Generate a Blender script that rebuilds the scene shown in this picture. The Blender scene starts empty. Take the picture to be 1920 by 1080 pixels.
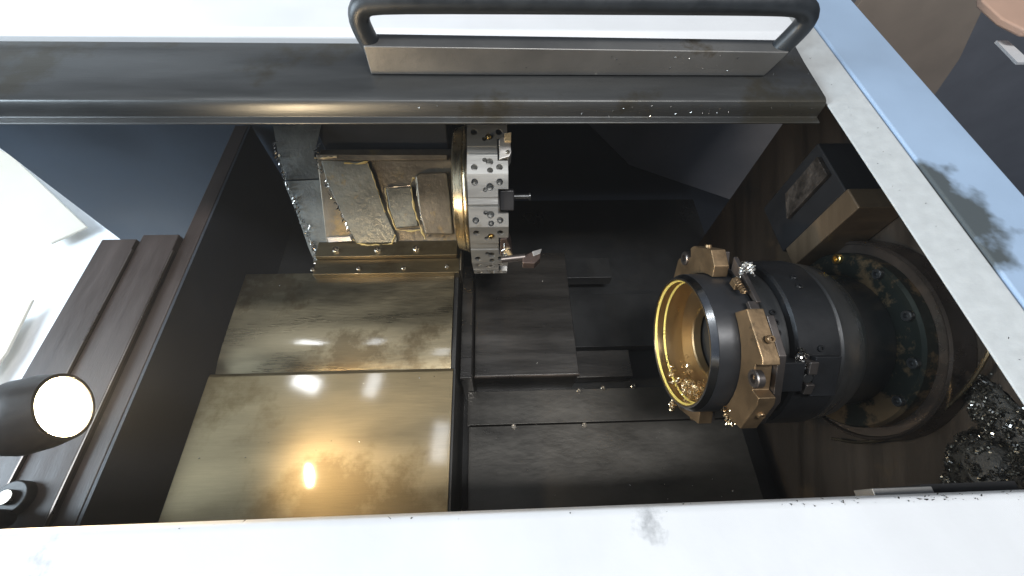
import bpy, bmesh, math, random
from mathutils import Vector, Matrix
random.seed(7)
PI = math.pi
sc = bpy.context.scene
C = sc.collection

# ---------------------------------------------------------------- camera, world, lights, exposure
# The machine is a 60 degree slant bed lathe.  Everything is measured in the bed frame:
# x along the spindle, d up the slope, n the depth below the lens (height is -n).
# S carries the bed frame into the level workshop.
S = Matrix.Translation((0, 0, 1.45)) @ Matrix.Rotation(math.radians(60), 4, 'X')
def bed(x, d, n): return Vector((x, d, -n))

AX = Vector((.9991, .0170, .0400)); AD = Vector((-.0348, .8637, .5028)); AN = Vector((-.0260, -.5038, .8634))
cam = bpy.data.cameras.new('camera')
cam.sensor_width = 36.0; cam.lens = 36.0 * 770 / 1920; cam.clip_start = .01; cam.clip_end = 100
camo = bpy.data.objects.new('camera', cam); C.objects.link(camo); sc.camera = camo
R3 = Matrix(((AX[0], AX[1], -AX[2]), (AD[0], AD[1], -AD[2]), (-AN[0], -AN[1], AN[2])))
camo.matrix_world = S @ R3.to_4x4()

world = bpy.data.worlds.new('World'); sc.world = world; world.use_nodes = True
bg = world.node_tree.nodes['Background']
bg.inputs['Color'].default_value = (.62, .75, 1, 1); bg.inputs['Strength'].default_value = .09

def area(name, loc, target, sx, sy, power, col):
    l = bpy.data.lights.new(name, 'AREA'); l.shape = 'RECTANGLE'; l.size = sx; l.size_y = sy
    l.energy = power; l.color = col
    o = bpy.data.objects.new(name, l); C.objects.link(o)
    p = S @ bed(*loc); t = S @ bed(*target)
    o.matrix_world = Matrix.Translation(p) @ (t - p).to_track_quat('-Z', 'Y').to_matrix().to_4x4()
    return o
# workshop luminaires, and an added cool fill that lifts the dark left panel
area('ceiling_lamp', (-1.56, 1.08, -2.0), (-.25, .2, .6), .20, .12, 4.2, (.93, .97, 1))
area('ceiling_lamp', (-1.02, 1.05, -2.0), (-.2, .2, .6), .10, .20, 1.6, (.93, .97, 1))
area('ceiling_lamp', (-.46, .60, -2.1), (-.1, .15, .6), .12, .30, 1.8, (.93, .97, 1))
area('ceiling_lamp', (.45, -.55, -2.6), (0, 0, .4), 1.5, .5, 86, (1, .99, .98))
area('left_fill', (-2.4, .10, -.30), (-.8, .8, .7), 1.5, 1.2, 95, (.74, .88, 1))

vs = sc.view_settings
vs.view_transform = 'Standard'; vs.look = 'None'; vs.exposure = 0; vs.gamma = 1; vs.use_curve_mapping = False
sc.cycles.use_denoising = True
sc.cycles.caustics_reflective = False; sc.cycles.caustics_refractive = False
sc.cycles.max_bounces = 6; sc.cycles.sample_clamp_indirect = 4

# ---------------------------------------------------------------- helpers
F = 770.
def pray(px, py):
    c = Vector((px - 960, 540 - py, F))
    return Vector((AX.dot(c), AD.dot(c), AN.dot(c)))
def atn(px, py, n): r = pray(px, py); k = n / r[2]; return (r[0] * k, r[1] * k)
def atx(px, py, x): r = pray(px, py); k = x / r[0]; return (r[1] * k, r[2] * k)
def atd(px, py, d): r = pray(px, py); k = d / r[1]; return (r[0] * k, r[2] * k)

def rgb(*c): return (c[0], c[1], c[2], 1)
MATS = {}
def mat(name, col, rough=.5, metal=0., var=.25, ns=9., stretch=(1, 1, 1), bump=.0, bs=140., rvar=.12,
        col2=None, patch=None, patch_at=.6, pscale=5., spec=.5, coat=0., brush=None, rotx=0.):
    m = bpy.data.materials.new(name); m.use_nodes = True; nt = m.node_tree; N = nt.nodes; L = nt.links
    b = N['Principled BSDF']
    tc = N.new('ShaderNodeTexCoord'); mp = N.new('ShaderNodeMapping'); mp.inputs['Scale'].default_value = stretch
    if rotx:
        m0 = N.new('ShaderNodeMapping'); m0.inputs['Rotation'].default_value = (math.radians(rotx), 0, 0)
        L.new(tc.outputs['Object'], m0.inputs['Vector']); L.new(m0.outputs[0], mp.inputs['Vector'])
    else: L.new(tc.outputs['Object'], mp.inputs['Vector'])
    n1 = N.new('ShaderNodeTexNoise'); n1.inputs['Scale'].default_value = ns; n1.inputs['Detail'].default_value = 8
    n1.inputs['Roughness'].default_value = .62
    L.new(mp.outputs[0], n1.inputs['Vector'])
    rp = N.new('ShaderNodeValToRGB'); rp.color_ramp.elements[0].position = .3; rp.color_ramp.elements[1].position = .7
    c2 = col2 or tuple(min(1, v * (1 + var)) for v in col)
    rp.color_ramp.elements[0].color = rgb(*[v * (1 - var) for v in col]); rp.color_ramp.elements[1].color = rgb(*c2)
    L.new(n1.outputs['Fac'], rp.inputs[0])
    out = rp.outputs[0]
    if patch:
        n3 = N.new('ShaderNodeTexNoise'); n3.inputs['Scale'].default_value = pscale; n3.inputs['Detail'].default_value = 9
        n3.inputs['Roughness'].default_value = .68
        L.new(tc.outputs['Object'], n3.inputs['Vector'])
        r3 = N.new('ShaderNodeValToRGB'); r3.color_ramp.elements[0].position = patch_at; r3.color_ramp.elements[1].position = patch_at + .07
        L.new(n3.outputs['Fac'], r3.inputs[0])
        mx = N.new('ShaderNodeMix'); mx.data_type = 'RGBA'; L.new(r3.outputs[0], mx.inputs[0])
        L.new(out, mx.inputs[6]); mx.inputs[7].default_value = rgb(*patch); out = mx.outputs[2]
    L.new(out, b.inputs['Base Color'])
    n2 = N.new('ShaderNodeTexNoise'); n2.inputs['Scale'].default_value = bs; n2.inputs['Detail'].default_value = 5
    L.new(mp.outputs[0], n2.inputs['Vector'])
    mr = N.new('ShaderNodeMapRange'); mr.inputs[1].default_value = .3; mr.inputs[2].default_value = .7
    mr.inputs[3].default_value = max(.03, rough - rvar); mr.inputs[4].default_value = min(1, rough + rvar)
    L.new(n1.outputs['Fac'], mr.inputs[0]); L.new(mr.outputs[0], b.inputs['Roughness'])
    if brush:                                    # fine scratches along the travel
        mb_ = N.new('ShaderNodeMapping'); mb_.inputs['Scale'].default_value = brush[:3]
        L.new(tc.outputs['Object'], mb_.inputs['Vector'])
        nb = N.new('ShaderNodeTexNoise'); nb.inputs['Scale'].default_value = 1; nb.inputs['Detail'].default_value = 4
        L.new(mb_.outputs[0], nb.inputs['Vector'])
        ad = N.new('ShaderNodeMath'); ad.operation = 'MULTIPLY_ADD'; ad.inputs[1].default_value = brush[3]
        sb = N.new('ShaderNodeMath'); sb.operation = 'SUBTRACT'; sb.inputs[1].default_value = .5
        L.new(nb.outputs['Fac'], sb.inputs[0]); L.new(sb.outputs[0], ad.inputs[0]); L.new(mr.outputs[0], ad.inputs[2])
        L.new(ad.outputs[0], b.inputs['Roughness'])
        hs = N.new('ShaderNodeMix'); hs.data_type = 'RGBA'; hs.blend_type = 'OVERLAY'; hs.inputs[0].default_value = .16
        L.new(out, hs.inputs[6]); L.new(nb.outputs['Fac'], hs.inputs[7]); L.new(hs.outputs[2], b.inputs['Base Color'])
    if bump:
        bp = N.new('ShaderNodeBump'); bp.inputs['Strength'].default_value = bump; bp.inputs['Distance'].default_value = .002
        L.new(n2.outputs['Fac'], bp.inputs['Height']); L.new(bp.outputs[0], b.inputs['Normal'])
    b.inputs['Metallic'].default_value = metal
    b.inputs['Specular IOR Level'].default_value = spec
    if coat: b.inputs['Coat Weight'].default_value = coat; b.inputs['Coat Roughness'].default_value = .08
    MATS[name] = m
    return m

mat('white_paint', (.78, .79, .80), .42, var=.05, bump=.08, patch=(.40, .41, .42), patch_at=.61, pscale=6)
mat('white_panel', (.82, .83, .84), .4, var=.03)
mat('sky_tint_paint', (.36, .48, .64), .38, var=.10, ns=4, bump=.05, patch=(.20, .26, .34), patch_at=.66, pscale=9)  # cool sky light on the pale frame is put into this blue
mat('lip_paint', (.48, .50, .50), .45, var=.07, ns=70, bump=.15, patch=(.16, .17, .17), patch_at=.74, pscale=24)
mat('beam_steel', (.105, .107, .106), .36, metal=.7, var=.25, ns=5, stretch=(.4, 3, 3), bump=.06, patch=(.085, .078, .062), patch_at=.55, pscale=4)
mat('bracket_steel', (.25, .245, .235), .46, metal=.7, var=.15, ns=6, bump=.12, patch=(.12, .095, .06), patch_at=.6, pscale=6)
mat('black_grip', (.022, .026, .03), .42, var=.3, ns=30, bump=.15)
mat('red_trim', (.12, .03, .03), .5)
mat('dark_panel', (.034, .050, .072), .45, var=.25, ns=5, bump=.05)
mat('dark_back', (.020, .023, .029), .5, var=.35, ns=4, bump=.1)
mat('skirt_paint', (.028, .031, .038), .45, var=.3, ns=6, bump=.08)
mat('deck_paint', (.050, .036, .031), .42, var=.35, ns=7, stretch=(4, .6, 1), bump=.1)
mat('bed_black', (.018, .019, .02), .36, var=.45, ns=6, bump=.1, spec=.5)
mat('guard_grey', (.16, .16, .17), .42, var=.2, ns=4, bump=.08)
mat('steel_dark', (.10, .095, .09), .33, metal=.85, var=.35, ns=5, stretch=(.6, 4, 4), bump=.1, bs=60)
mat('apron_steel', (.075, .071, .064), .36, metal=.75, var=.5, ns=4, stretch=(.9, 1.8, 1.8), bump=.12, bs=70)
mat('cover_steel', (.225, .182, .108), .40, metal=1., var=.22, ns=4.5, stretch=(.5, 2.5, 2.5), bump=.05, bs=150, rvar=.09, patch=(.155, .118, .062), patch_at=.5, pscale=2.6, coat=.7, brush=(30, 700, 700, .12))
mat('cover_steel_worn', (.235, .20, .13), .34, metal=1., var=.3, ns=6, stretch=(.6, 2.5, 2.5), bump=.09, bs=130, rvar=.12, patch=(.15, .118, .07), patch_at=.52, pscale=5, coat=.5, brush=(30, 600, 600, .2))
mat('cast_brown', (.135, .115, .085), .40, metal=.5, var=.4, ns=14, bump=.5, bs=110, patch=(.20, .145, .07), patch_at=.57, pscale=18)
mat('cast_grey', (.135, .135, .115), .40, metal=.4, var=.4, ns=14, bump=.5, bs=110, patch=(.20, .15, .075), patch_at=.56, pscale=16)
mat('sheet_grey', (.115, .125, .12), .5, metal=.2, var=.35, ns=18, bump=.5, bs=160)
mat('turret_steel', (.43, .43, .415), .42, metal=.8, var=.12, ns=10, stretch=(.5, 4, 4), bump=.08, bs=120, patch=(.26, .22, .16), patch_at=.6, pscale=22)
mat('collar_steel', (.50, .43, .30), .27, metal=1., var=.1, ns=8, stretch=(6, 1, 1), bump=.04)
mat('shade_black', (.010, .010, .011), .6, spec=.25)
mat('brass', (.85, .58, .20), .3, metal=1., var=.1)
mat('sealant', (.42, .31, .11), .45, var=.3, ns=60, bump=.5, bs=200)
mat('chuck_black', (.016, .017, .019), .36, metal=.35, var=.35, ns=10, bump=.08)
mat('chuck_satin', (.085, .088, .09), .33, metal=.8, var=.2, ns=8, stretch=(8, 1, 1), bump=.04)
mat('jaw_steel', (.27, .185, .105), .42, metal=.8, var=.25, ns=22, bump=.15, patch=(.14, .10, .06), patch_at=.62, pscale=30)
mat('jaw_dark', (.16, .14, .13), .36, metal=.85, var=.2, ns=14, bump=.06)
mat('ring_black', (.028, .029, .032), .42, metal=.3, var=.25, ns=12, bump=.05)
mat('ring_bright', (.55, .56, .57), .22, metal=1., var=.06, ns=8)
mat('bore_gold', (.50, .37, .21), .36, metal=1., var=.08, ns=8, stretch=(10, 1, 1), bump=.05)
mat('groove_glint', (1., .80, .22), .5, metal=.3, var=.03)  # lamp glint on the groove edges, put into a bright yellow
mat('flange_brown', (.21, .145, .08), .42, metal=.7, var=.3, ns=10, bump=.15, patch=(.022, .028, .024), patch_at=.44, pscale=16)
mat('rim_steel', (.17, .14, .12), .3, metal=.9, var=.2)
mat('wall_brown', (.024, .018, .013), .40, var=.6, ns=5, rotx=-30, stretch=(1, .35, 6), bump=.12, patch=(.045, .031, .018), patch_at=.55, pscale=6)
mat('streak_brown', (.115, .080, .048), .45, metal=.3, var=.3, ns=7, rotx=-30, stretch=(1, .5, 8), bump=.12)
mat('sparkle_plate', (.075, .062, .052), .4, metal=.6, var=.6, ns=60, bump=.9, bs=160)
mat('swarf_bright', (.70, .68, .64), .22, metal=1., var=.15)
mat('swarf_gold', (.85, .66, .42), .24, metal=1., var=.2)
mat('swarf_dark', (.07, .066, .055), .34, metal=.8, var=.7, ns=60)
mat('heap_dark', (.028, .026, .022), .6, metal=.3, var=.6, ns=60, bump=1., bs=200)
mat('tool_grey', (.50, .48, .46), .38, metal=.7, var=.12, ns=30, bump=.2)
mat('tool_tan', (.72, .56, .33), .4, metal=.4, var=.1)
mat('tool_black', (.02, .02, .022), .35, var=.2)
mat('tool_red', (.075, .052, .044), .45, metal=.4, var=.3, ns=30)
mat('screw_steel', (.42, .38, .32), .28, metal=1., var=.1)
mat('lamp_shell', (.022, .019, .017), .45, var=.3, bump=.1)
mat('slate_wall', (.28, .29, .32), .6, var=.12, ns=5)
mat('flare_board', (.50, .40, .31), .7, var=.1, ns=5)
mat('hand_peach', (.85, .55, .40), .6, var=.04)
mat('beige_panel', (.66, .59, .49), .6, var=.03)
mat('bright_wall', (.88, .89, .9), .6, var=.02)
m = bpy.data.materials.new('lamp_glow'); m.use_nodes = True; nt = m.node_tree
e = nt.nodes.new('ShaderNodeEmission'); e.inputs[0].default_value = (1, .77, .48, 1); e.inputs[1].default_value = 440
nt.links.new(e.outputs[0], nt.nodes['Material Output'].inputs[0]); MATS['lamp_glow'] = m
mat('lamp_rim', (.75, .62, .42), .3, metal=.8, var=.1)

BASE = {}
def root_base(o):
    while o.parent: o = o.parent
    return BASE.get(o.name, Vector((0, 0, 0)))
def thing(name, label, cat, base=(0, 0, 0), group=None):
    o = bpy.data.objects.new(name, None); C.objects.link(o); o.empty_display_size = .05
    o.location = bed(*base); BASE[o.name] = bed(*base)
    o['label'] = label; o['category'] = cat
    if group: o['group'] = group
    return o
def tag(o, label=None, cat=None, group=None, kind=None):
    if label: o['label'] = label
    if cat: o['category'] = cat
    if group: o['group'] = group
    if kind: o['kind'] = kind
    return o

class MB:
    def __init__(s): s.bm = bmesh.new()
    def poly(s, pts, off):                       # prism: list of bed vectors + offset vector
        a = [s.bm.verts.new(p) for p in pts]; b = [s.bm.verts.new(p + off) for p in pts]
        k = len(pts)
        s.bm.faces.new(a); s.bm.faces.new(list(reversed(b)))
        for i in range(k): s.bm.faces.new((a[i], b[i], b[(i + 1) % k], a[(i + 1) % k]))
        return s
    def box(s, x0, x1, d0, d1, n0, n1):
        return s.poly([bed(x0, d0, n1), bed(x1, d0, n1), bed(x1, d1, n1), bed(x0, d1, n1)], Vector((0, 0, n1 - n0)))
    def xprism(s, pts, x0, x1):                  # pts (d, n)
        return s.poly([bed(x0, d, n) for d, n in pts], Vector((x1 - x0, 0, 0)))
    def nprism(s, pts, n0, n1):                  # pts (x, d)
        return s.poly([bed(x, d, n1) for x, d in pts], Vector((0, 0, n1 - n0)))
    def lathe(s, prof, c, seg=72, closed=True):  # prof list (x, R) around axis x at c=(d, n)
        rings = []
        for x, r in prof:
            if r < 1e-6: rings.append([s.bm.verts.new(bed(x, c[0], c[1]))]); continue
            rings.append([s.bm.verts.new(bed(x, c[0] + r * math.cos(2 * PI * i / seg), c[1] - r * math.sin(2 * PI * i / seg))) for i in range(seg)])
        pairs = list(zip(rings, rings[1:])) + ([(rings[-1], rings[0])] if closed else [])
        for a, b in pairs:
            for i in range(seg):
                j = (i + 1) % seg
                if len(a) == 1 and len(b) == 1: continue
                if len(a) == 1: s.bm.faces.new((a[0], b[i], b[j]))
                elif len(b) == 1: s.bm.faces.new((a[i], b[0], a[j]))
                else: s.bm.faces.new((a[i], b[i], b[j], a[j]))
        return s
    def tube(s, pts, r, seg=10, caps=True):
        rings = []; k = len(pts); rr = r if isinstance(r, (list, tuple)) else [r] * k
        up = None
        for i, p in enumerate(pts):
            t = (pts[min(i + 1, k - 1)] - pts[max(i - 1, 0)]).normalized()
            if up is None: up = t.orthogonal().normalized()
            up = (up - t * up.dot(t)); up = up.normalized() if up.length > 1e-6 else t.orthogonal().normalized()
            w = t.cross(up)
            rings.append([s.bm.verts.new(p + (up * math.cos(2 * PI * q / seg) + w * math.sin(2 * PI * q / seg)) * rr[i]) for q in range(seg)])
        for a, b in zip(rings, rings[1:]):
            for q in range(seg): s.bm.faces.new((a[q], a[(q + 1) % seg], b[(q + 1) % seg], b[q]))
        if caps: s.bm.faces.new(list(reversed(rings[0]))); s.bm.faces.new(rings[-1])
        return s
    def cyl(s, p, axis, r, length, seg=20, r2=None):
        a = Vector(axis).normalized(); return s.tube([p, p + a * length], [r, r if r2 is None else r2], seg)
    def ribbon(s, pts, w, side):
        a = [s.bm.verts.new(p - side[i] * w) for i, p in enumerate(pts)]; b = [s.bm.verts.new(p + side[i] * w) for i, p in enumerate(pts)]
        for i in range(len(pts) - 1): s.bm.faces.new((a[i], a[i + 1], b[i + 1], b[i]))
        return s
    def mesh(s, name, m, origin=None, ang=32):
        bmesh.ops.recalc_face_normals(s.bm, faces=s.bm.faces)
        me = bpy.data.meshes.new(name); s.bm.to_mesh(me); s.bm.free()
        if origin is not None: me.transform(Matrix.Translation(-origin))
        me.materials.append(MATS[m])
        me.polygons.foreach_set('use_smooth', [True] * len(me.polygons))
        me.set_sharp_from_angle(angle=math.radians(ang))
        return me
    def build(s, name, m, parent=None, bev=0., segs=2, ang=32):
        o = bpy.data.objects.new(name, None) if False else None
        base = root_base(parent) if parent else Vector((0, 0, 0))
        me = s.mesh(name, m, base, ang)
        o = bpy.data.objects.new(name, me); C.objects.link(o)
        if parent: o.parent = parent
        if bev:
            b = o.modifiers.new('bevel', 'BEVEL'); b.width = bev; b.segments = segs; b.limit_method = 'ANGLE'; b.angle_limit = math.radians(35)
            b.harden_normals = True
        return o
def inst(me, name, parent, loc, axis=None):
    o = bpy.data.objects.new(name, me); C.objects.link(o); o.parent = parent
    o.location = loc - root_base(parent)
    if axis is not None: o.rotation_euler = Vector((0, 0, 1)).rotation_difference(Vector(axis).normalized()).to_euler()
    return o
def boltmesh(r, h, m='screw_steel'):             # socket-head screw along +z with a real recess
    mb = MB(); seg = 18; bm = mb.bm
    prof = [(r, 0), (r, h * .85), (r * .86, h), (r * .5, h), (r * .46, h * .35), (0, h * .35)]
    rings = []
    for q, z in prof:
        rings.append([bm.verts.new((q * math.cos(2 * PI * i / seg), q * math.sin(2 * PI * i / seg), z)) for i in range(seg)] if q else [bm.verts.new((0, 0, z))])
    for a, b in zip(rings, rings[1:]):
        for i in range(seg):
            j = (i + 1) % seg
            if len(b) == 1: bm.faces.new((a[i], a[j], b[0]))
            else: bm.faces.new((a[i], a[j], b[j], b[i]))
    return mb.mesh('bolt', m)
def curl(mb, p, axis, turns, r, pitch, w, seg=9, taper=.3):
    a = Vector(axis).normalized(); u = a.orthogonal().normalized(); u = Matrix.Rotation(random.uniform(0, 6.28), 3, a) @ u; v = a.cross(u)
    k = max(4, int(turns * seg)); pts = []; side = []
    for i in range(k):
        t = i / (k - 1); ang = t * turns * 2 * PI; rr = r * (1 - taper * t)
        pts.append(p + a * (t * turns * pitch) + u * (rr * math.cos(ang)) + v * (rr * math.sin(ang)))
        side.append((a * .85 + u * .3 * math.sin(ang * .7)).normalized())
    mb.ribbon(pts, w, side)
def flake(mb, p, sz):
    a = Vector((random.gauss(0, 1), random.gauss(0, 1), random.gauss(0, 1))).normalized(); b = a.orthogonal().normalized(); c = a.cross(b)
    l = sz * random.uniform(.6, 1.6); w = sz * random.uniform(.25, .6)
    pts = [p + b * l - c * w, p + b * l * .2 + c * w + a * w * .7, p - b * l + c * w * .5, p - b * l * .6 - c * w + a * w * .4]
    mb.poly(pts, a * sz * .18)
UP = Vector((0, .866, .5))                       # true vertical, in the bed frame
H = Vector((0, 0, 1))

# ---------------------------------------------------------------- the setting: interior walls and bed
back = tag(MB().poly([bed(x, .80, n) for x, n in ((-1.118, .3), (.58, .3), (.60, .41), (.95, .67), (.95, 1.6), (-1.118, 1.6))], Vector((0, .03, 0))).build('back_wall', 'dark_back'), 'dark blue grey sheet metal wall behind the turret', kind='structure')
MB().nprism([(-1.12, .785), (-.345, .785), (-.345, .799), (-1.12, .799)], .3, 1.55).build('seam_panel', 'dark_panel', back)
pan = tag(MB().box(-.529, .56, -.02, .78, .86, .88).build('bed_floor', 'bed_black'), 'black bed casting at the bottom of the machine', kind='structure')
# apron sheets in front of the bed, and the low slabs behind it
MB().box(-.058, .46, .168, .232, .80, .83).build('apron_plate', 'apron_steel', pan, .001)
MB().box(-.055, .465, -.01, .1655, .80, .83).build('apron_plate', 'apron_steel', pan, .001)
MB().box(.16, .275, .255, .312, .80, .83).build('slab', 'steel_dark', pan, .0012)
MB().box(.165, .27, .49, .545, .80, .83).build('slab', 'bed_black', pan, .0012)
MB().box(.14, .53, .33, .46, .825, .85).build('slab', 'bed_black', pan, .0012)
bm_s = boltmesh(.0048, .004)
for px, py in ((963, 800), (1095, 797), (1085, 733), (1187, 724), (1130, 728)):
    x, d = atn(px, py, .80); inst(bm_s, 'screw', pan, bed(x, d, .80), H)
wallr = tag(MB().box(.53, .56, -.02, .62, .34, .87).build('headstock_wall', 'wall_brown'), 'oily brown wall of the headstock behind the chuck', kind='structure')
MB().xprism([(.333, .385), (.366, .385), (.366, .52), (.333, .52)], .46, .529).build('housing_edge', 'streak_brown', wallr, .002)
MB().xprism([(.367, .39), (.458, .39), (.458, .53), (.367, .53)], .462, .529).build('housing_block', 'shade_black', wallr, .002)  # shadowed face of the block, its shade put into the black
MB().xprism([(.40, .395), (.436, .395), (.436, .47), (.40, .488)], .455, .4615).build('cover_plate', 'sparkle_plate', wallr, .001)
pts = [atd(px, py, .78) for px, py in ((1075, 205), (1500, 205), (1518, 270), (1402, 386), (1180, 310))]
gp = MB().poly([bed(x, .78, n) for x, n in pts], Vector((0, .018, 0))).build('guard_panel', 'guard_grey', back, .002)
frontw = tag(MB().box(-1.1, .56, -.05, -.022, .36, .87).build('front_wall', 'bed_black'), 'black inner face below the white front sill', kind='structure')

# left chip guard: stepped deck parallel to the slope
deck = tag(MB().xprism([(-.05, .60), (.462, .60), (.462, .615), (-.05, .615)], -.690, -.632).build('left_deck', 'deck_paint'), 'dark stepped sheet metal deck at the left end', kind='structure')
MB().xprism([(-.05, .604), (.475, .604), (.475, .62), (-.05, .62)], -.629, -.566).build('deck_step', 'deck_paint', deck, .0015)
MB().xprism([(-.05, .612), (.78, .612), (.78, .63), (-.05, .63)], -.563, -.535).build('deck_step', 'deck_paint', deck, .0015)
MB().xprism([(-.05, .6125), (.78, .6125), (.78, .9), (-.05, .9)], -.5345, -.53).build('deck_skirt', 'skirt_paint', deck)
for x0, x1, n in ((-.6315, -.6293, .6005), (-.5655, -.5633, .6045)):
    MB().box(x0, x1, -.05, .44, n - .0012, n + .003).build('edge_trim', 'rim_steel', deck)

# ---------------------------------------------------------------- enclosure frame: sill and right-hand side frame
# worn oil smear on the blue-tinted frame: noise-edged patch on the paint itself
nt = MATS['sky_tint_paint'].node_tree; Nn = nt.nodes; Ln = nt.links; pr = Nn['Principled BSDF']
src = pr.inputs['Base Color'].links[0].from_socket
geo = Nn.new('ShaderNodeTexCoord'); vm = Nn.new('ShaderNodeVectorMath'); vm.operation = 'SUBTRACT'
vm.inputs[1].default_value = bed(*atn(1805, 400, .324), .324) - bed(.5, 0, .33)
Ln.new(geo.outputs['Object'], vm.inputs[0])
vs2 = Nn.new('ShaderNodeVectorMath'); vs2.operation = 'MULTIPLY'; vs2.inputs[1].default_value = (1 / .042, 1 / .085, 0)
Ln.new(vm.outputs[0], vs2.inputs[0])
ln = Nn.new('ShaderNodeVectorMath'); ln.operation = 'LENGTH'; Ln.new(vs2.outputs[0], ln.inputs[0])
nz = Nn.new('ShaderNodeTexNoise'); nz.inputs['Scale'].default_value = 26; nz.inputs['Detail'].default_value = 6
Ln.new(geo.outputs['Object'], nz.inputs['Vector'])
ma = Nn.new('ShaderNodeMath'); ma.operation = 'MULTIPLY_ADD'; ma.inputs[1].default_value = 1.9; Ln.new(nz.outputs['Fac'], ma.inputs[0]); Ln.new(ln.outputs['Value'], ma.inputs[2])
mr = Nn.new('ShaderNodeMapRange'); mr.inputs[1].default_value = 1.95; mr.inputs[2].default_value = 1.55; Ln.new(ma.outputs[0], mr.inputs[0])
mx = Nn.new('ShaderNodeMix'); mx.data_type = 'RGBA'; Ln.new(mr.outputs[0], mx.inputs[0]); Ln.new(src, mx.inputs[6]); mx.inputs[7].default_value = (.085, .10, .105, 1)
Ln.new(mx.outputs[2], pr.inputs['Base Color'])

fr = thing('machine_frame', 'white sill and side frame with cool sky tint in its paint around the lathe opening', 'machine frame', (.5, 0, .33))
prof = [(-.55, .325), (.004, .325), (.009, .328), (.011, .334), (.011, .352), (.006, .358), (-.018, .358), (-.018, .37), (-.55, .37)]
MB().xprism(prof, -1.6, .437).build('front_sill', 'white_paint', fr, .0015)
MB().xprism([(-.55, .327), (.009, .327), (.009, .37), (-.55, .37)], .4375, 1.1).build('sill_end', 'white_paint', fr, .0015)
MB().poly([bed(.441, -.02, .336), bed(.4885, -.02, .325), bed(.4885, -.02, .350), bed(.462, -.02, .350)], Vector((0, .92, 0))).build('inner_lip', 'lip_paint', fr, .003, 3)
MB().box(.490, .584, .010, .95, .324, .350).build('side_face', 'sky_tint_paint', fr, .004, 3)
MB().box(.294, .343, .0115, .0165, .352, .372).build('latch_plate', 'bracket_steel', fr, .0006)
MB().box(.3435, .425, .0115, .0185, .362, .42).build('latch_slot', 'shade_black', fr)  # solid dark box, the shade inside the slot is its colour

# ---------------------------------------------------------------- hood door with its handle
door = thing('hood_door', 'raised hood door with white panel and dark steel lower edge', 'door', (0, .5, .33))
prof = [(.474, .329), (.468, .331), (.465, .336), (.4645, .352), (.4535, .3525), (.4535, .355), (.480, .355), (.480, .345), (.585, .345), (.585, .325), (.55, .327)]
MB().xprism(prof, -1.3, .4385).build('lower_edge', 'beam_steel', door, .0012, 2)
MB().xprism([(.5852, .318), (.594, .310), (1.5, .305), (1.5, .34), (.5852, .345)], -1.6, .4385).build('panel', 'white_panel', door, .002)
MB().box(-.14, .075, .6365, .639, .302, .3085).build('trim_strip', 'red_trim', door)
MB().poly([bed(-.157, .515, .3265), bed(.368, .515, .3265), bed(.383, .515, .294), bed(-.157, .515, .290)], Vector((0, .029, 0))).build('handle_bracket', 'bracket_steel', door, .0015)
gy = .530
path = [(-.150, .30), (-.1585, .272), (-.156, .258), (-.147, .2495), (-.13, .2465), (.10, .2455), (.355, .2445), (.376, .2465), (.389, .255), (.392, .268), (.376, .302)]
fine = []
for a, b in zip(path, path[1:]):
    for q in range(3): fine.append(bed(a[0] + (b[0] - a[0]) * q / 3, gy, a[1] + (b[1] - a[1]) * q / 3))
fine.append(bed(path[-1][0], gy, path[-1][1]))
for _ in range(3):
    fine = [fine[0]] + [(fine[i - 1] + fine[i] * 2 + fine[i + 1]) / 4 for i in range(1, len(fine) - 1)] + [fine[-1]]
MB().tube(fine, .0124, 18).build('handle', 'black_grip', door)

# ---------------------------------------------------------------- way covers and carriage
wa = thing('way_cover', 'worn stained steel way cover plate directly below the turret base', 'way cover', (-.28, .33, .69))
prof = [(.437, .680), (.330, .680), (.322, .680), (.292, .6808), (.262, .6835), (.238, .689), (.225, .694), (.225, .699), (.437, .699)]
MB().xprism(prof, -.478, -.0795).build('plate', 'cover_steel_worn', wa, .0008)
MB().box(-.0785, -.072, .225, .47, .684, .86).build('side_skirt', 'bed_black', wa)
MB().xprism([(.225, .7), (.437, .7), (.437, .86), (.225, .86)], -.476, -.466).build('side_skirt', 'bed_black', wa)
wb = thing('way_cover', 'smooth golden steel way cover plate nearest the front sill', 'way cover', (-.27, .12, .68))
prof = [(-.02, .669), (.230, .669), (.2345, .670), (.2362, .673), (.2362, .684), (.233, .684), (.233, .674), (-.02, .674)]
MB().xprism(prof, -.474, -.0735).build('plate', 'cover_steel', wb, .0008, ang=6)
MB().box(-.0732, -.070, -.02, .234, .671, .86).build('side_skirt', 'bed_black', wb)
MB().box(-.472, -.468, -.02, .234, .675, .86).build('side_skirt', 'bed_black', wb)
gb = MB().box(-.066, -.0455, .232, .47, .715, .86).build('guide_bar', 'steel_dark', None, .001)
tag(gb, 'narrow grey steel guide bar between way covers and square slab', 'guide bar')
sl = thing('slide_slab', 'large square dark steel slab right of the guide bar', 'slab', (.05, .39, .86))
MB().box(-.043, .158, .250, .535, .762, .86).build('slab_body', 'steel_dark', sl, .0015)
MB().box(-.0435, .1585, .2475, .2496, .760, .772).build('front_edge', 'rim_steel', sl)

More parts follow.
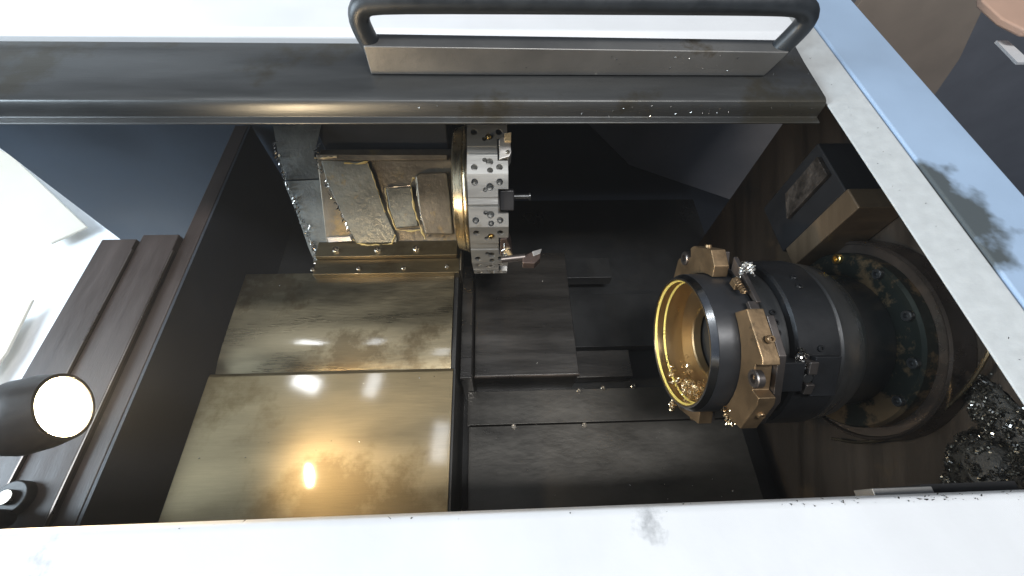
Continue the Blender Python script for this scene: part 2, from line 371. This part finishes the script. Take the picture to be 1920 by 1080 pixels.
# ---------------------------------------------------------------- tool turret
TC = (.524, .55); RF = .144
tt = thing('tool_turret', 'steel tool turret with drilled twelve sided disc and cast housing', 'turret', (-.15, .52, .68))
TH = math.atan2(TC[0], TC[1])
def tdir(deg):                                    # outward direction on the disc, degrees from the lens direction, + is downwards
    t = PI + TH + math.radians(deg); return Vector((0, math.sin(t), -math.cos(t)))
def ttan(deg):
    t = PI + TH + math.radians(deg); return Vector((0, math.cos(t), math.sin(t)))
TCV = bed(0, *TC)
X0, X1 = -.038, .021
RV = RF / math.cos(math.radians(15))
disc = MB(); ring_a = [TCV + Vector((X0, 0, 0)) + tdir(21 + 30 * i) * RV for i in range(12)]
disc.poly(ring_a, Vector((X1 - X0, 0, 0)))
def tmp(mb):
    me = mb.mesh('tmp', 'turret_steel'); o = bpy.data.objects.new('tmp', me); C.objects.link(o); return o
HL = RF * math.tan(math.radians(15))
cut1 = MB(); cut2 = MB()
def fp(fc, t, ax, up=0.): return TCV + Vector((X0 + (X1 - X0) * ax, 0, 0)) + tdir(fc) * (RF + up) + ttan(fc) * (HL * t)
for fc in (-84, -54, -24, 6, 36, 66):
    w = tdir(fc)
    for t, ax, r in ((-.70, .175, .0050), (-.70, .79, .0050), (-.52, .55, .0056), (-.42, .43, .0034), (.52, .55, .0056), (.44, .43, .0034), (.74, .175, .0050), (.74, .79, .0050), (.86, .56, .0045)):
        cut1.cyl(fp(fc, t, ax, .004), -w, r, .018, 14)
    # square pocket for the tool at the outer end, V groove across the flat
    a = fp(fc, -.44, .745, .006); ww = ttan(fc) * (HL * .92)
    cut2.poly([a, a + ww, a + ww + Vector((.03, 0, 0)), a + Vector((.03, 0, 0))], -w * .034)
    g = [fp(fc, -.14, -.1, .0016), fp(fc, -.12, -.1, -.0022), fp(fc, .13, -.1, -.0012), fp(fc, .2, -.1, -.0045), fp(fc, .24, -.1, .0016)]
    cut2.poly(g, Vector(((X1 - X0) * .845, 0, 0)))
od = tmp(disc); oc1 = tmp(cut1); oc2 = tmp(cut2)
for oc in (oc2, oc1):
    b = od.modifiers.new('b', 'BOOLEAN'); b.operation = 'DIFFERENCE'; b.object = oc; b.solver = 'EXACT'; b.use_self = True
dg = bpy.context.evaluated_depsgraph_get()
me = bpy.data.meshes.new_from_object(od.evaluated_get(dg)); me.name = 'disc'
for o in (od, oc1, oc2): bpy.data.objects.remove(o)
me.transform(Matrix.Translation(-BASE[tt.name])); me.set_sharp_from_angle(angle=math.radians(25))
do = bpy.data.objects.new('disc', me); C.objects.link(do); do.parent = tt
b = do.modifiers.new('bevel', 'BEVEL'); b.width = .0006; b.segments = 1; b.limit_method = 'ANGLE'; b.angle_limit = math.radians(40)
for fc, t in ((-24, -.50), (36, -.5)):            # brass coolant nozzles
    MB().cyl(fp(fc, t, .55, -.004), tdir(fc), .0044, .006, 12, .003).build('coolant_nozzle', 'brass', tt, .0006)
MB().lathe([(-.066, .0), (-.066, .098), (-.063, .104), (-.050, .108), (-.0485, .1065), (-.047, .110), (-.0435, .112), (-.0405, .112), (-.0405, .0)], TC, 80, False).build('collar', 'collar_steel', tt)
MB().lathe([(-.0404, 0), (-.0404, .126), (-.0381, .126), (-.0381, 0)], TC, 64, False).build('seal_ring', 'bed_black', tt)
# sloping cast housing; plane through the base strip and the upper ridge
Pa = Vector((.492, .66)); Pb = Vector((.609, .55)); td = (Pb - Pa).normalized(); nn = Vector((-td.y, td.x))
if nn.y > 0: nn = -nn                             # towards the lens (smaller n, smaller d)
def onh(px, py, lift=0.):
    r = pray(px, py); A = Pa + nn * lift
    k = A.dot(nn) / (r[1] * nn[0] + r[2] * nn[1]); return bed(r[0] * k, r[1] * k, r[2] * k)
NH = Vector((0, nn[0], -nn[1]))
hs = MB().xprism([(.493, .662), (.6075, .5545), (.611, .5545), (.64, .556), (.64, .74), (.493, .74)], -.332, -.0685).build('housing', 'cast_brown', tt, .004, 3)
MB().box(-.335, -.088, .66, .76, .36, .74).build('upper_housing', 'dark_back', tt, .004, 3)
def plate(pix, lift, name, m, bev=.0015):
    return MB().poly([onh(*p, lift) for p in pix], NH * -(lift + .006)).build(name, m, tt, bev, 2)
plate([(602, 300), (690, 303), (706, 350), (722, 398), (744, 446), (744, 455), (668, 456), (640, 400), (612, 340)], .007, 'cover_plate', 'cast_grey')
plate([(778, 330), (786, 324), (838, 322), (845, 380), (850, 440), (797, 440), (786, 400)], .018, 'cover_plate', 'cast_brown', .004)
plate([(723, 352), (771, 350), (776, 390), (784, 424), (742, 428), (730, 390)], .010, 'cover_plate', 'cast_grey', .002)
plate([(592, 290), (640, 289), (690, 290), (838, 290), (838, 299), (690, 301), (596, 300)], .006, 'ridge', 'cast_brown', .001)
plate([(512, 236), (603, 233), (596, 262), (589, 290), (600, 312), (611, 334), (533, 338), (522, 300)], -.006, 'side_sheet', 'sheet_grey', .001)
plate([(531, 340), (611, 336), (636, 396), (661, 450), (661, 478), (600, 480), (590, 492), (580, 470), (556, 400)], -.003, 'side_sheet', 'sheet_grey', .001)
plate([(613, 445), (656, 443), (660, 452), (616, 455)], .008, 'stop_block', 'tool_grey', .001)
# grease and sealant beads along the casting joints
def bead(pix, lift, r, name='sealant_bead', m='sealant'):
    P = []
    for a, b in zip(pix, pix[1:]):
        k = max(2, int(math.dist(a, b) / 5))
        for q in range(k): P.append(onh(a[0] + (b[0] - a[0]) * q / k + random.uniform(-.8, .8), a[1] + (b[1] - a[1]) * q / k + random.uniform(-.8, .8), lift))
    P.append(onh(*pix[-1], lift)); ph = random.uniform(0, 6)
    R = [r * (.55 + .75 * math.sin(ph + i * .9) * math.sin(ph * 2 + i * .37) + random.uniform(0, .55)) for i in range(len(P))]
    MB().tube(P, [max(.0002, q) for q in R], 7).build(name, m, tt)
bead([(590, 297), (612, 296), (632, 294)], .007, 0.00198, m='tool_tan')
bead([(646, 305), (668, 308), (690, 303)], .008, 0.00211)
bead([(690, 306), (706, 350), (722, 398)], .0075, 0.00099)
bead([(722, 352), (728, 392), (740, 424), (745, 432)], .0095, 0.00149)
bead([(742, 431), (770, 433), (788, 431)], .0095, 0.00124)
bead([(776, 332), (770, 346), (776, 390), (786, 420), (794, 440), (797, 448)], .0125, 0.00186)
bead([(770, 348), (748, 350), (724, 352)], .0105, 0.00099, m='swarf_bright')
bead([(661, 448), (668, 456), (690, 460), (735, 457), (741, 440)], .0075, 0.00161)
bead([(779, 330), (783, 370), (790, 412)], .0165, 0.00074, m='swarf_bright')
bead([(752, 458), (775, 459), (810, 456)], .003, 0.00112, m='swarf_gold')
# stepped base strips with their screws
s1 = MB().box(-.343, -.074, .458, .493, .656, .74).build('base_strip', 'cover_steel', tt, .0012)
s2 = MB().box(-.345, -.069, .4245, .4575, .666, .74).build('base_strip', 'cover_steel', tt, .0012)
MB().box(-.0685, -.0655, .43, .475, .666, .72).build('end_plate', 'cast_brown', tt, .001)
bb = boltmesh(.0062, .006); bs_ = boltmesh(.0040, .003)
for px, py in ((631, 470), (709, 470), (781, 468)):
    x, d = atn(px, py, .656); inst(bb, 'bolt', tt, bed(x, d, .656), H)
for px, py in ((587, 506), (673, 504), (757, 503), (838, 500)):
    x, d = atn(px, py, .666); inst(bs_, 'screw', tt, bed(x, d, .666), H)

# ---------------------------------------------------------------- tools in the turret
def tool_block(fc, pts, t0, t1, up0, m, parent, name):
    P = [fp(fc, t0, 1, 0) for _ in ()]
    return None
def tp(fc, t, x, up): return TCV + Vector((x, 0, 0)) + tdir(fc) * (RF + up) + ttan(fc) * (HL * t)
t1 = thing('tool_holder', 'square grey tool holder with tan insert, uppermost in the turret disc', 'tool holder', (.015, .42, .43), 'cutting tools in the turret')
MB().poly([tp(-24, -.36, .0085, .0035), tp(-24, -.46, .014, .004), tp(-24, -.42, .0255, .004), tp(-24, .20, .0262, .004), tp(-24, .36, .0235, .0035), tp(-24, .47, .0085, .003)], -tdir(-24) * .03).build('shank', 'tool_grey', t1, .0015)
MB().poly([tp(-24, -.54, .0170, .0075), tp(-24, -.58, .0270, .0078), tp(-24, -.20, .0262, .0078), tp(-24, -.22, .0166, .0075)], -tdir(-24) * .006).build('insert', 'tool_tan', t1, .0008)
inst(boltmesh(.003, .003), 'clamp_screw', t1, tp(-24, .2, .021, .0035), tdir(-24))
t2 = thing('boring_bar', 'thin black boring bar sticking out right from the empty disc slot', 'boring bar', (.02, .40, .43), 'cutting tools in the turret')
MB().poly([tp(6, -.38, .0085, -.006), tp(6, -.38, .030, -.006), tp(6, .40, .030, -.006), tp(6, .40, .0085, -.006)], -tdir(6) * .024).build('holder', 'tool_black', t2, .002)
MB().tube([tp(6, -.12, x, -.012) for x in (.03, .052, .0521, .0545)], [.0035, .0035, .0055, .0055], 16).build('bar', 'chuck_satin', t2)
t3 = thing('tool_holder', 'chip covered tool holder low on the disc, above the bottom facet', 'tool holder', (.015, .40, .48), 'cutting tools in the turret')
MB().poly([tp(36, -.40, .0085, .002), tp(36, -.44, .019, .003), tp(36, .05, .0255, .003), tp(36, .44, .0275, .0025), tp(36, .52, .0085, .002)], -tdir(36) * .028).build('shank', 'tool_red', t3, .0015)
MB().poly([tp(36, .08, .0150, .008), tp(36, .02, .0215, .009), tp(36, .45, .0285, .009), tp(36, .55, .0235, .008)], -tdir(36) * .006).build('insert', 'tool_tan', t3, .0008)
mb = MB()
for _ in range(16): flake(mb, tp(36, random.uniform(-.2, .5), random.uniform(.011, .025), random.uniform(.005, .010)), .0035)
tag(mb.build('clinging_chips', 'swarf_bright', t3), kind='stuff')
t4 = thing('boring_bar', 'long brown boring bar with angled tip at the bottom of the disc', 'boring bar', (.03, .35, .50), 'cutting tools in the turret')
q = [bed(*atn(px, py, .50), .50) for px, py in ((940, 487), (984, 482))]
MB().tube(q, .0052, 14).build('bar', 'jaw_dark', t4)
MB().nprism([atn(px, py, .496) for px, py in ((980, 480), (1000, 470), (1015, 467), (1013, 484), (1003, 494), (980, 493))], .496, .510).build('tip', 'tool_red', t4, .0015)
MB().nprism([atn(px, py, .4945) for px, py in ((998, 471), (1016, 466), (1013, 475), (1000, 480))], .4945, .499).build('insert', 'tool_grey', t4, .0006)

# ---------------------------------------------------------------- chuck
CC = (.218, .533)
def cdir(deg): a = math.radians(deg); return Vector((0, math.cos(a), math.sin(a)))     # 0 = up the slope, 90 = towards the lens
def cp(x, deg, r): return bed(x, *CC) + cdir(deg) * r
ch = thing('lathe_chuck', 'black three jaw lathe chuck on the spindle flange', 'chuck', (.53, .218, .533))
MB().lathe([(.318, 0), (.318, .098), (.321, .101), (.344, .101), (.344, 0)], CC, 96, False).build('face_plate', 'chuck_satin', ch)
MB().lathe([(.3445, 0), (.3445, .109), (.347, .1125), (.396, .1125), (.399, .110), (.399, 0)], CC, 96, False).build('body', 'chuck_black', ch)
MB().lathe([(.3995, 0), (.3995, .1095), (.402, .111), (.430, .106), (.441, .099), (.441, 0)], CC, 96, False).build('rear_band', 'chuck_satin', ch)
MB().lathe([(.4415, 0), (.4415, .094), (.486, .090), (.486, 0)], CC, 72, False).build('spindle_neck', 'bed_black', ch)
MB().lathe([(.4865, 0), (.4865, .119), (.490, .122), (.503, .122), (.503, 0)], CC, 96, False).build('flange', 'flange_brown', ch)
MB().lathe([(.5035, .120), (.5035, .133), (.500, .1345), (.4995, .1365), (.502, .1385), (.529, .1385), (.529, .120)], CC, 96, True).build('guard_ring', 'rim_steel', ch)
bf = boltmesh(.0065, .006, 'chuck_satin'); by = boltmesh(.0075, .005, 'brass')
for i, a in enumerate((34, 68, 100, 128, 155)):
    inst(by if i == 0 else bf, 'bolt', ch, cp(.4865, a, .1135), (-1, 0, 0))
bh = boltmesh(.0038, .003, 'chuck_black')
for a, x in ((94, .331), (101, .331), (108, .331), (78, .37), (70, .372), (118, .372)):
    inst(bh, 'screw', ch, cp(x, a, .1008 if x < .34 else .1122), cdir(a))
# three pie jaws
jb = boltmesh(.0105, .008, 'jaw_dark'); jb2 = boltmesh(.0045, .005, 'jaw_steel')
for ji, c in enumerate((132, 12, 252)):
    out = [(-37, .121), (-11, .136), (-8, .1365), (-7, .124), (7, .124), (8, .1365), (12, .137), (33, .131), (40, .112)]
    inn = [(40 - 80 * q / 10, .0965) for q in range(11)]
    pts = [cp(.288, c - a, r) if False else cp(.288, c + a, r) for a, r in out + inn]
    j = MB().poly(pts, Vector((.020, 0, 0))).build('jaw', 'jaw_steel', ch, .0012, 2)
    j['label'] = ('jaw facing the lens, lit tan front face', 'upper jaw above the ring, lit tan front face', 'lower jaw mostly hidden below the ring')[ji]
    # dark base of the jaw behind its front plate
    MB().poly([cp(.3085, c + a, r) for a, r in [(-33, .122), (-12, .133), (12, .133), (31, .127), (31, .100), (0, .099), (-33, .100)]], Vector((.0092, 0, 0))).build('jaw_base', 'jaw_dark', j, .0012)
    inst(jb, 'bolt', j, cp(.2925, c, .1265), (-1, 0, 0))
    for a, x in ((-20, .300), (20, .300)): inst(jb2, 'bolt', j, cp(x, c + a, .131), cdir(c + a))
    MB().poly([cp(.3185, c - 8, .098), cp(.3185, c + 8, .098), cp(.3185, c + 8, .127), cp(.3185, c - 8, .127)], Vector((.0255, 0, 0))).build('master_jaw', 'chuck_black', ch, .0012)
# clamp block with its round notch on the near side of the body
for a0, a1, r1 in ((124, 131, .128), (136.5, 143, .126)):
    MB().poly([cp(.349, a0, .109), cp(.349, a1, .109), cp(.349, a1, r1 - .002), cp(.349, a0, r1)], Vector((.010, 0, 0))).build('clamp_block', 'jaw_dark', ch, .0012)
MB().poly([cp(.3595, a, r) for a, r in ((122, .109), (122, .1225), (145, .1225), (145, .109))], Vector((.030, 0, 0))).build('clamp_block', 'chuck_black', ch, .001)
MB().cyl(cp(.352, 133.7, .112), cdir(133.7), .0062, .010, 20).build('clamp_pin', 'bed_black', ch, .001)
# spring clip between the upper and the near jaw
MB().poly([cp(.311, 52, .106), cp(.3115, 88, .105), cp(.3115, 88, .109), cp(.311, 52, .125)], Vector((.006, 0, 0))).build('clip_plate', 'jaw_dark', ch, .001)
pts = []
for i in range(50):
    t = i / 49; pts.append(cp(.303 + .003 * math.cos(t * 40), 66 + 14 * t, .1065 + .003 * math.sin(t * 40)))
MB().tube(pts, .0011, 6).build('spring', 'jaw_steel', ch)
MB().poly([cp(.297, 66, .100), cp(.297, 74, .100), cp(.297, 73, .108), cp(.297, 67, .110)], Vector((.009, 0, 0))).build('clip_tab', 'jaw_steel', ch, .001)
MB().poly([cp(.303, 86, .100), cp(.303, 92, .100), cp(.303, 92, .106), cp(.303, 86, .106)], Vector((.012, 0, 0))).build('clip_tab', 'jaw_dark', ch, .001)

# ---------------------------------------------------------------- ring workpiece
rw = thing('ring_workpiece', 'dark steel ring with bright rim and golden bore gripped by the jaws', 'workpiece', (.29, .218, .533))
MB().lathe([(.2635, .0948), (.2645, .0952), (.315, .0952), (.315, .090), (.2635, .090)], CC, 120, True).build('outer_skin', 'ring_black', rw)
MB().lathe([(.2632, .0946), (.2560, .0905), (.2560, .0885), (.2632, .0885)], CC, 120, True).build('bevel', 'ring_bright', rw)
pb = [(.2562, .0884), (.2562, .0868), (.2600, .0858), (.2680, .0856), (.2720, .0850), (.3000, .0835), (.3015, .052), (.3035, .0505), (.3140, .0505), (.3140, .0884)]
MB().lathe(pb, CC, 120, True).build('bore', 'bore_gold', rw)
for x, r, w in ((.2588, .0866, .0017), (.2716, .0856, .0017)):
    MB().lathe([(x - w, r + .0002), (x - w * .3, r - .0008), (x + w * .8, r - .0022), (x + w, r + .0002)], CC, 120, True).build('groove_edge', 'groove_glint', rw)

# ---------------------------------------------------------------- coolant pipe
P = []
ctr = [(1862, 640), (1850, 670), (1822, 716), (1780, 760), (1730, 795), (1668, 822), (1610, 832), (1560, 822)]
for i, (px, py) in enumerate(ctr):
    d, n = atx(px, py, .512); P.append(bed(.512, d, n))
for _ in range(2):
    Q = [P[0]]
    for a, b in zip(P, P[1:]): Q += [a * .75 + b * .25, a * .25 + b * .75]
    P = Q + [P[-1]]
tag(MB().tube(P, .0022, 8).build('coolant_pipe', 'collar_steel'), 'thin bent pipe curving below the chuck flange', 'pipe')

# ---------------------------------------------------------------- work lamp on the left deck
LN = Vector((.95, .24, .02)).normalized(); LC = bed(-.398, .108, .388)
lamp = thing('work_lamp', 'glowing warm work lamp in a dark round shade at lower left', 'lamp', (-.60, .10, .60))
u = Vector((0, 1, 0)); u = (u - LN * u.dot(LN)).normalized(); v = LN.cross(u)
def dome(prof, seg=40):
    mb = MB(); rings = []
    for z, r in prof:
        rings.append([mb.bm.verts.new(LC + LN * z + (u * math.cos(2 * PI * i / seg) + v * math.sin(2 * PI * i / seg)) * r) for i in range(seg)] if r > 1e-6 else [mb.bm.verts.new(LC + LN * z)])
    for a, b in zip(rings, rings[1:]):
        for i in range(seg):
            k = (i + 1) % seg
            if len(a) == 1 and len(b) == 1: continue
            if len(a) == 1: mb.bm.faces.new((a[0], b[i], b[k]))
            elif len(b) == 1: mb.bm.faces.new((a[i], b[0], a[k]))
            else: mb.bm.faces.new((a[i], b[i], b[k], a[k]))
    return mb
dome([(.006, 0), (.0055, .009), (.004, .0165), (.0015, .0215), (-.001, .0235), (-.008, .023), (-.008, 0)]).build('lens', 'lamp_glow', lamp)
dome([(-.0005, .0237), (.0025, .0249), (.0045, .0268), (.002, .0272), (-.004, .0255), (-.004, .0237)]).build('lens_rim', 'lamp_rim', lamp)
dome([(.000, .0245), (.005, .0275), (.005, .0305), (-.01, .0335), (-.03, .034), (-.05, .028), (-.06, .018), (-.063, 0), (-.059, 0), (-.056, .016), (-.046, .024), (-.026, .029), (-.010, .0245)]).build('shade', 'lamp_shell', lamp)
MB().tube([LC - LN * .060, LC - LN * .11 + Vector((-.02, -.01, -.02)), bed(-.56, .04, .45), bed(-.60, .03, .52), bed(-.61, .03, .60)], .011, 14).build('bracket', 'lamp_shell', lamp)
kn = thing('clamp_knob', 'round steel knob on the deck below the lamp', 'knob', (-.66, .05, .60))
x, d = atn(8, 932, .585)
MB().cyl(bed(x, d, .605), H, .020, .014, 28).build('knob_body', 'lamp_shell', kn, .002)
MB().cyl(bed(x, d, .5905), H, .009, .006, 20).build('knob_screw', 'screw_steel', kn, .001)

# ---------------------------------------------------------------- swarf
mb = MB()
for _ in range(150):
    a = random.gauss(200, 32); r = random.uniform(.062, .084); x = random.uniform(.262, .299)
    curl(mb, cp(x, a, r), (random.gauss(0, 1), random.gauss(0, 1), random.gauss(0, 1)), random.uniform(.5, 2.4), random.uniform(.0016, .0055), .0032, .0007, 9)
tag(mb.build('bore_swarf', 'swarf_gold'), 'curly golden chips lying in the ring bore', 'chips', kind='stuff')
mb = MB(); mb2 = MB(); mound = MB()
lumps = [(.527, .030, .465, .026, .042, .036), (.528, .012, .425, .022, .034, .03), (.524, .008, .490, .022, .030, .030), (.5295, .075, .43, .010, .05, .022)]
for cx, cd, cn, rx, rd, rn in lumps:
    rows = []
    for i in range(13):
        a = PI * i / 12; ring = []
        for q in range(20):
            b = 2 * PI * q / 20; k = 1 + random.uniform(-.10, .10)
            ring.append(mound.bm.verts.new(bed(min(.5295, cx + rx * k * math.sin(a) * math.cos(b)), cd + rd * k * math.cos(a), cn + rn * k * math.sin(a) * math.sin(b))))
        rows.append(ring)
    for a, b in zip(rows, rows[1:]):
        for q in range(20): mound.bm.faces.new((a[q], b[q], b[(q + 1) % 20], a[(q + 1) % 20]))
    for _ in range(int(420 * rd / .04)):
        v = Vector((random.gauss(0, 1), random.gauss(0, 1), random.gauss(0, 1))).normalized()
        if v.x > .2: v.x = -v.x
        p = bed(cx + rx * v.x, cd + rd * v.y, cn + rn * v.z) + v * .001
        t = mb2 if random.random() < .16 else mb
        if random.random() < .3: flake(t, p, .0020)
        else: curl(t, p, (random.gauss(0, 1), random.gauss(0, 1), random.gauss(0, 1)), random.uniform(.6, 2.6), random.uniform(.0014, .0048), .0024, .0007, 8)
tag(mound.build('chip_mound', 'heap_dark'), 'dark oily mound of fine chips in the lower right corner', 'chips', kind='stuff')
for _ in range(160):
    flake(mb2 if random.random() < .3 else mb, bed(.5285, random.uniform(.0, .17), random.gauss(.42, .03)), .0014)
tag(mb2.build('glint_chips', 'swarf_bright'), 'scattered bright chips on the dark mound at lower right', 'chips', kind='stuff')
tag(mb.build('swarf_pile', 'swarf_dark'), 'dark glittering pile of chips in the lower right corner', 'chips', kind='stuff')
def dangle(px, py, x, n, L, label, m='swarf_bright'):
    d, nn_ = atx(px, py, x); mb = MB(); p = bed(x, d, nn_)
    for i in range(n):
        ax = (-UP + Vector((random.gauss(0, .35), random.gauss(0, .35), random.gauss(0, .35))))
        curl(mb, p + Vector((random.gauss(0, .003), random.gauss(0, .003), random.gauss(0, .003))), ax, random.uniform(1.5, 3.5), random.uniform(.0016, .004), L / 3, .0009, 9)
    o = mb.build('swarf_curl', m); tag(o, label, 'chips', 'chip curls caught on the chuck', 'stuff')
dangle(1366, 768, .290, 14, .017, 'twisted chips hanging from the jaw nearest the lens', 'swarf_gold')
dangle(1262, 755, .272, 12, .013, 'small knot of chips below the left rim of the ring', 'swarf_gold')
dangle(1502, 660, .346, 10, .014, 'bright chip curl caught on the clamp block')
dangle(1400, 495, .314, 12, .012, 'tangled chips between the upper jaw and the spring clip')
# fine chips on the turret housing edges and on the door edge
mb = MB()
for a, b, k in (((512, 262), (534, 335), 26), ((534, 335), (560, 400), 34), ((560, 400), (590, 470), 44), ((588, 455), (592, 495), 40), ((605, 330), (640, 400), 24), ((640, 400), (662, 450), 18), ((590, 300), (606, 330), 14), ((598, 262), (592, 290), 6)):
    for i in range(k):
        t = random.random(); flake(mb, onh(a[0] + (b[0] - a[0]) * t + random.gauss(0, 2.0), a[1] + (b[1] - a[1]) * t + random.gauss(0, 2.0), random.uniform(0, .007)), .0032)
tag(mb.build('turret_chips', 'swarf_bright'), 'fine bright chips along the left edges of the turret housing', 'chips', kind='stuff')
mb = MB()
for _ in range(60):
    x = random.uniform(-.1, .43); x = x if random.random() < .3 else random.uniform(.15, .43)
    if random.random() < .5: flake(mb, bed(x, .4643, random.uniform(.334, .351)), .0011)
    else: flake(mb, bed(x, .5143, random.uniform(.297, .324)), .0011)
tag(mb.build('door_chips', 'swarf_bright'), 'tiny chips sprinkled on the lower door edge', 'chips', kind='stuff')

mb = MB()
for _ in range(34): flake(mb, bed(random.uniform(-.46, -.08), random.uniform(.0, .23), .6685), random.uniform(.0004, .0012))
for _ in range(26): flake(mb, bed(random.uniform(-.46, -.09), random.uniform(.33, .43), .6795), random.uniform(.0005, .0014))
for _ in range(60): flake(mb, bed(random.uniform(-.05, .45), random.uniform(.0, .23), .7995), random.uniform(.0004, .0014))
for _ in range(26): flake(mb, bed(random.uniform(-.04, .155), random.uniform(.26, .5), .7615), random.uniform(.0004, .0012))
tag(mb.build('loose_chips', 'swarf_bright'), 'tiny loose chips dotted over the way covers and bed plates', 'chips', kind='stuff')
mb = MB()
for _ in range(130):
    x = random.uniform(-.3, .43) if random.random() < .3 else random.uniform(.2, .43)
    flake(mb, bed(x, random.uniform(.0015, .0105), .3262), random.uniform(.0004, .0012))
for _ in range(26): flake(mb, bed(random.uniform(.442, .487), random.uniform(.05, .5), .3275), .0007)
tag(mb.build('edge_grime', 'heap_dark'), 'dark specks of grime along the inner edge of the white sill', 'grime', kind='stuff')

# ---------------------------------------------------------------- what shows beyond the machine
bw = tag(MB().box(-3.2, -1.0, 1.6, 1.62, -.3, 3.0).build('workshop_wall', 'bright_wall'), 'bright overexposed workshop wall left of the machine', kind='structure')
MB().nprism([(-2.4, .4), (-1.122, .4), (-1.122, 1.59), (-2.4, 1.59)], 1.35, 1.4).build('bright_panel', 'bright_wall', bw)
bc = thing('beige_cabinet', 'beige cabinet in the bright gap at the left edge', 'cabinet', (-1.4, .8, 1.3))
MB().nprism([atn(px, py, 1.30) for px, py in ((-60, 250), (20, 290), (163, 425), (148, 432), (94, 456), (-60, 335))], 1.30, 1.31).build('front', 'beige_panel', bc, .004)
MB().nprism([atn(px, py, 1.30) for px, py in ((-60, 610), (20, 590), (62, 560), (12, 660), (-60, 760))], 1.30, 1.31).build('side', 'beige_panel', bc, .004)
sw = tag(MB().box(.62, 4.5, 2.2, 2.25, -.3, 3.5).build('far_wall', 'slate_wall'), 'dark slate workshop wall right of the machine', kind='structure')
tb = MB().poly([bed(*atd(px, py, 1.9)[:1], 1.9, atd(px, py, 1.9)[1]) for px, py in ((1600, 20), (1650, -40), (1870, -40), (1800, 110), (1745, 190), (1690, 150))], Vector((0, .03, 0))).build('flare_board', 'flare_board', None, .004)  # board added in place of a soft brown lens flare
tag(tb, 'added tan board in place of a soft brown flare at upper right', 'board')
pbx = thing('hand_sheet', 'peach coloured rounded sheet in place of a hand, top right corner', 'sheet', (1.4, 1.0, .5))  # added sheet, stands in for a hand near the lens
MB().nprism([atn(px, py, .55) for px, py in ((1840, -60), (1842, 0), (1880, 34), (1925, 56), (1990, 60), (1990, -60))], .55, .57).build('sheet_body', 'hand_peach', pbx, .006)
lb = MB().nprism([atn(px, py, .60) for px, py in ((1868, 76), (1890, 76), (1925, 108), (1925, 117), (1908, 117))], .60, .606).build('white_label', 'bright_wall')
tag(lb, 'small white strip on the dark wall at the right edge', 'label')

# ---------------------------------------------------------------- added haze volume standing in for lens glare
hz = MB().box(-3.4, 4.7, -.75, 2.45, -.42, 3.7).build('haze', 'white_panel')
hm = bpy.data.materials.new('glare_haze'); hm.use_nodes = True; ht = hm.node_tree; ht.nodes.remove(ht.nodes['Principled BSDF'])
pv = ht.nodes.new('ShaderNodeVolumePrincipled'); pv.inputs['Color'].default_value = (.92, .95, 1, 1); pv.inputs['Density'].default_value = .018; pv.inputs['Anisotropy'].default_value = .25
ht.links.new(pv.outputs[0], ht.nodes['Material Output'].inputs['Volume'])
hz.data.materials.clear(); hz.data.materials.append(hm); hz['kind'] = 'stuff'; hz['label'] = 'thin added haze in place of lens glare'

# ---------------------------------------------------------------- carry the bed frame into the level workshop
for o in list(C.objects):
    if o.parent is None and o.type in ('MESH', 'EMPTY'): o.matrix_world = S @ o.matrix_basis
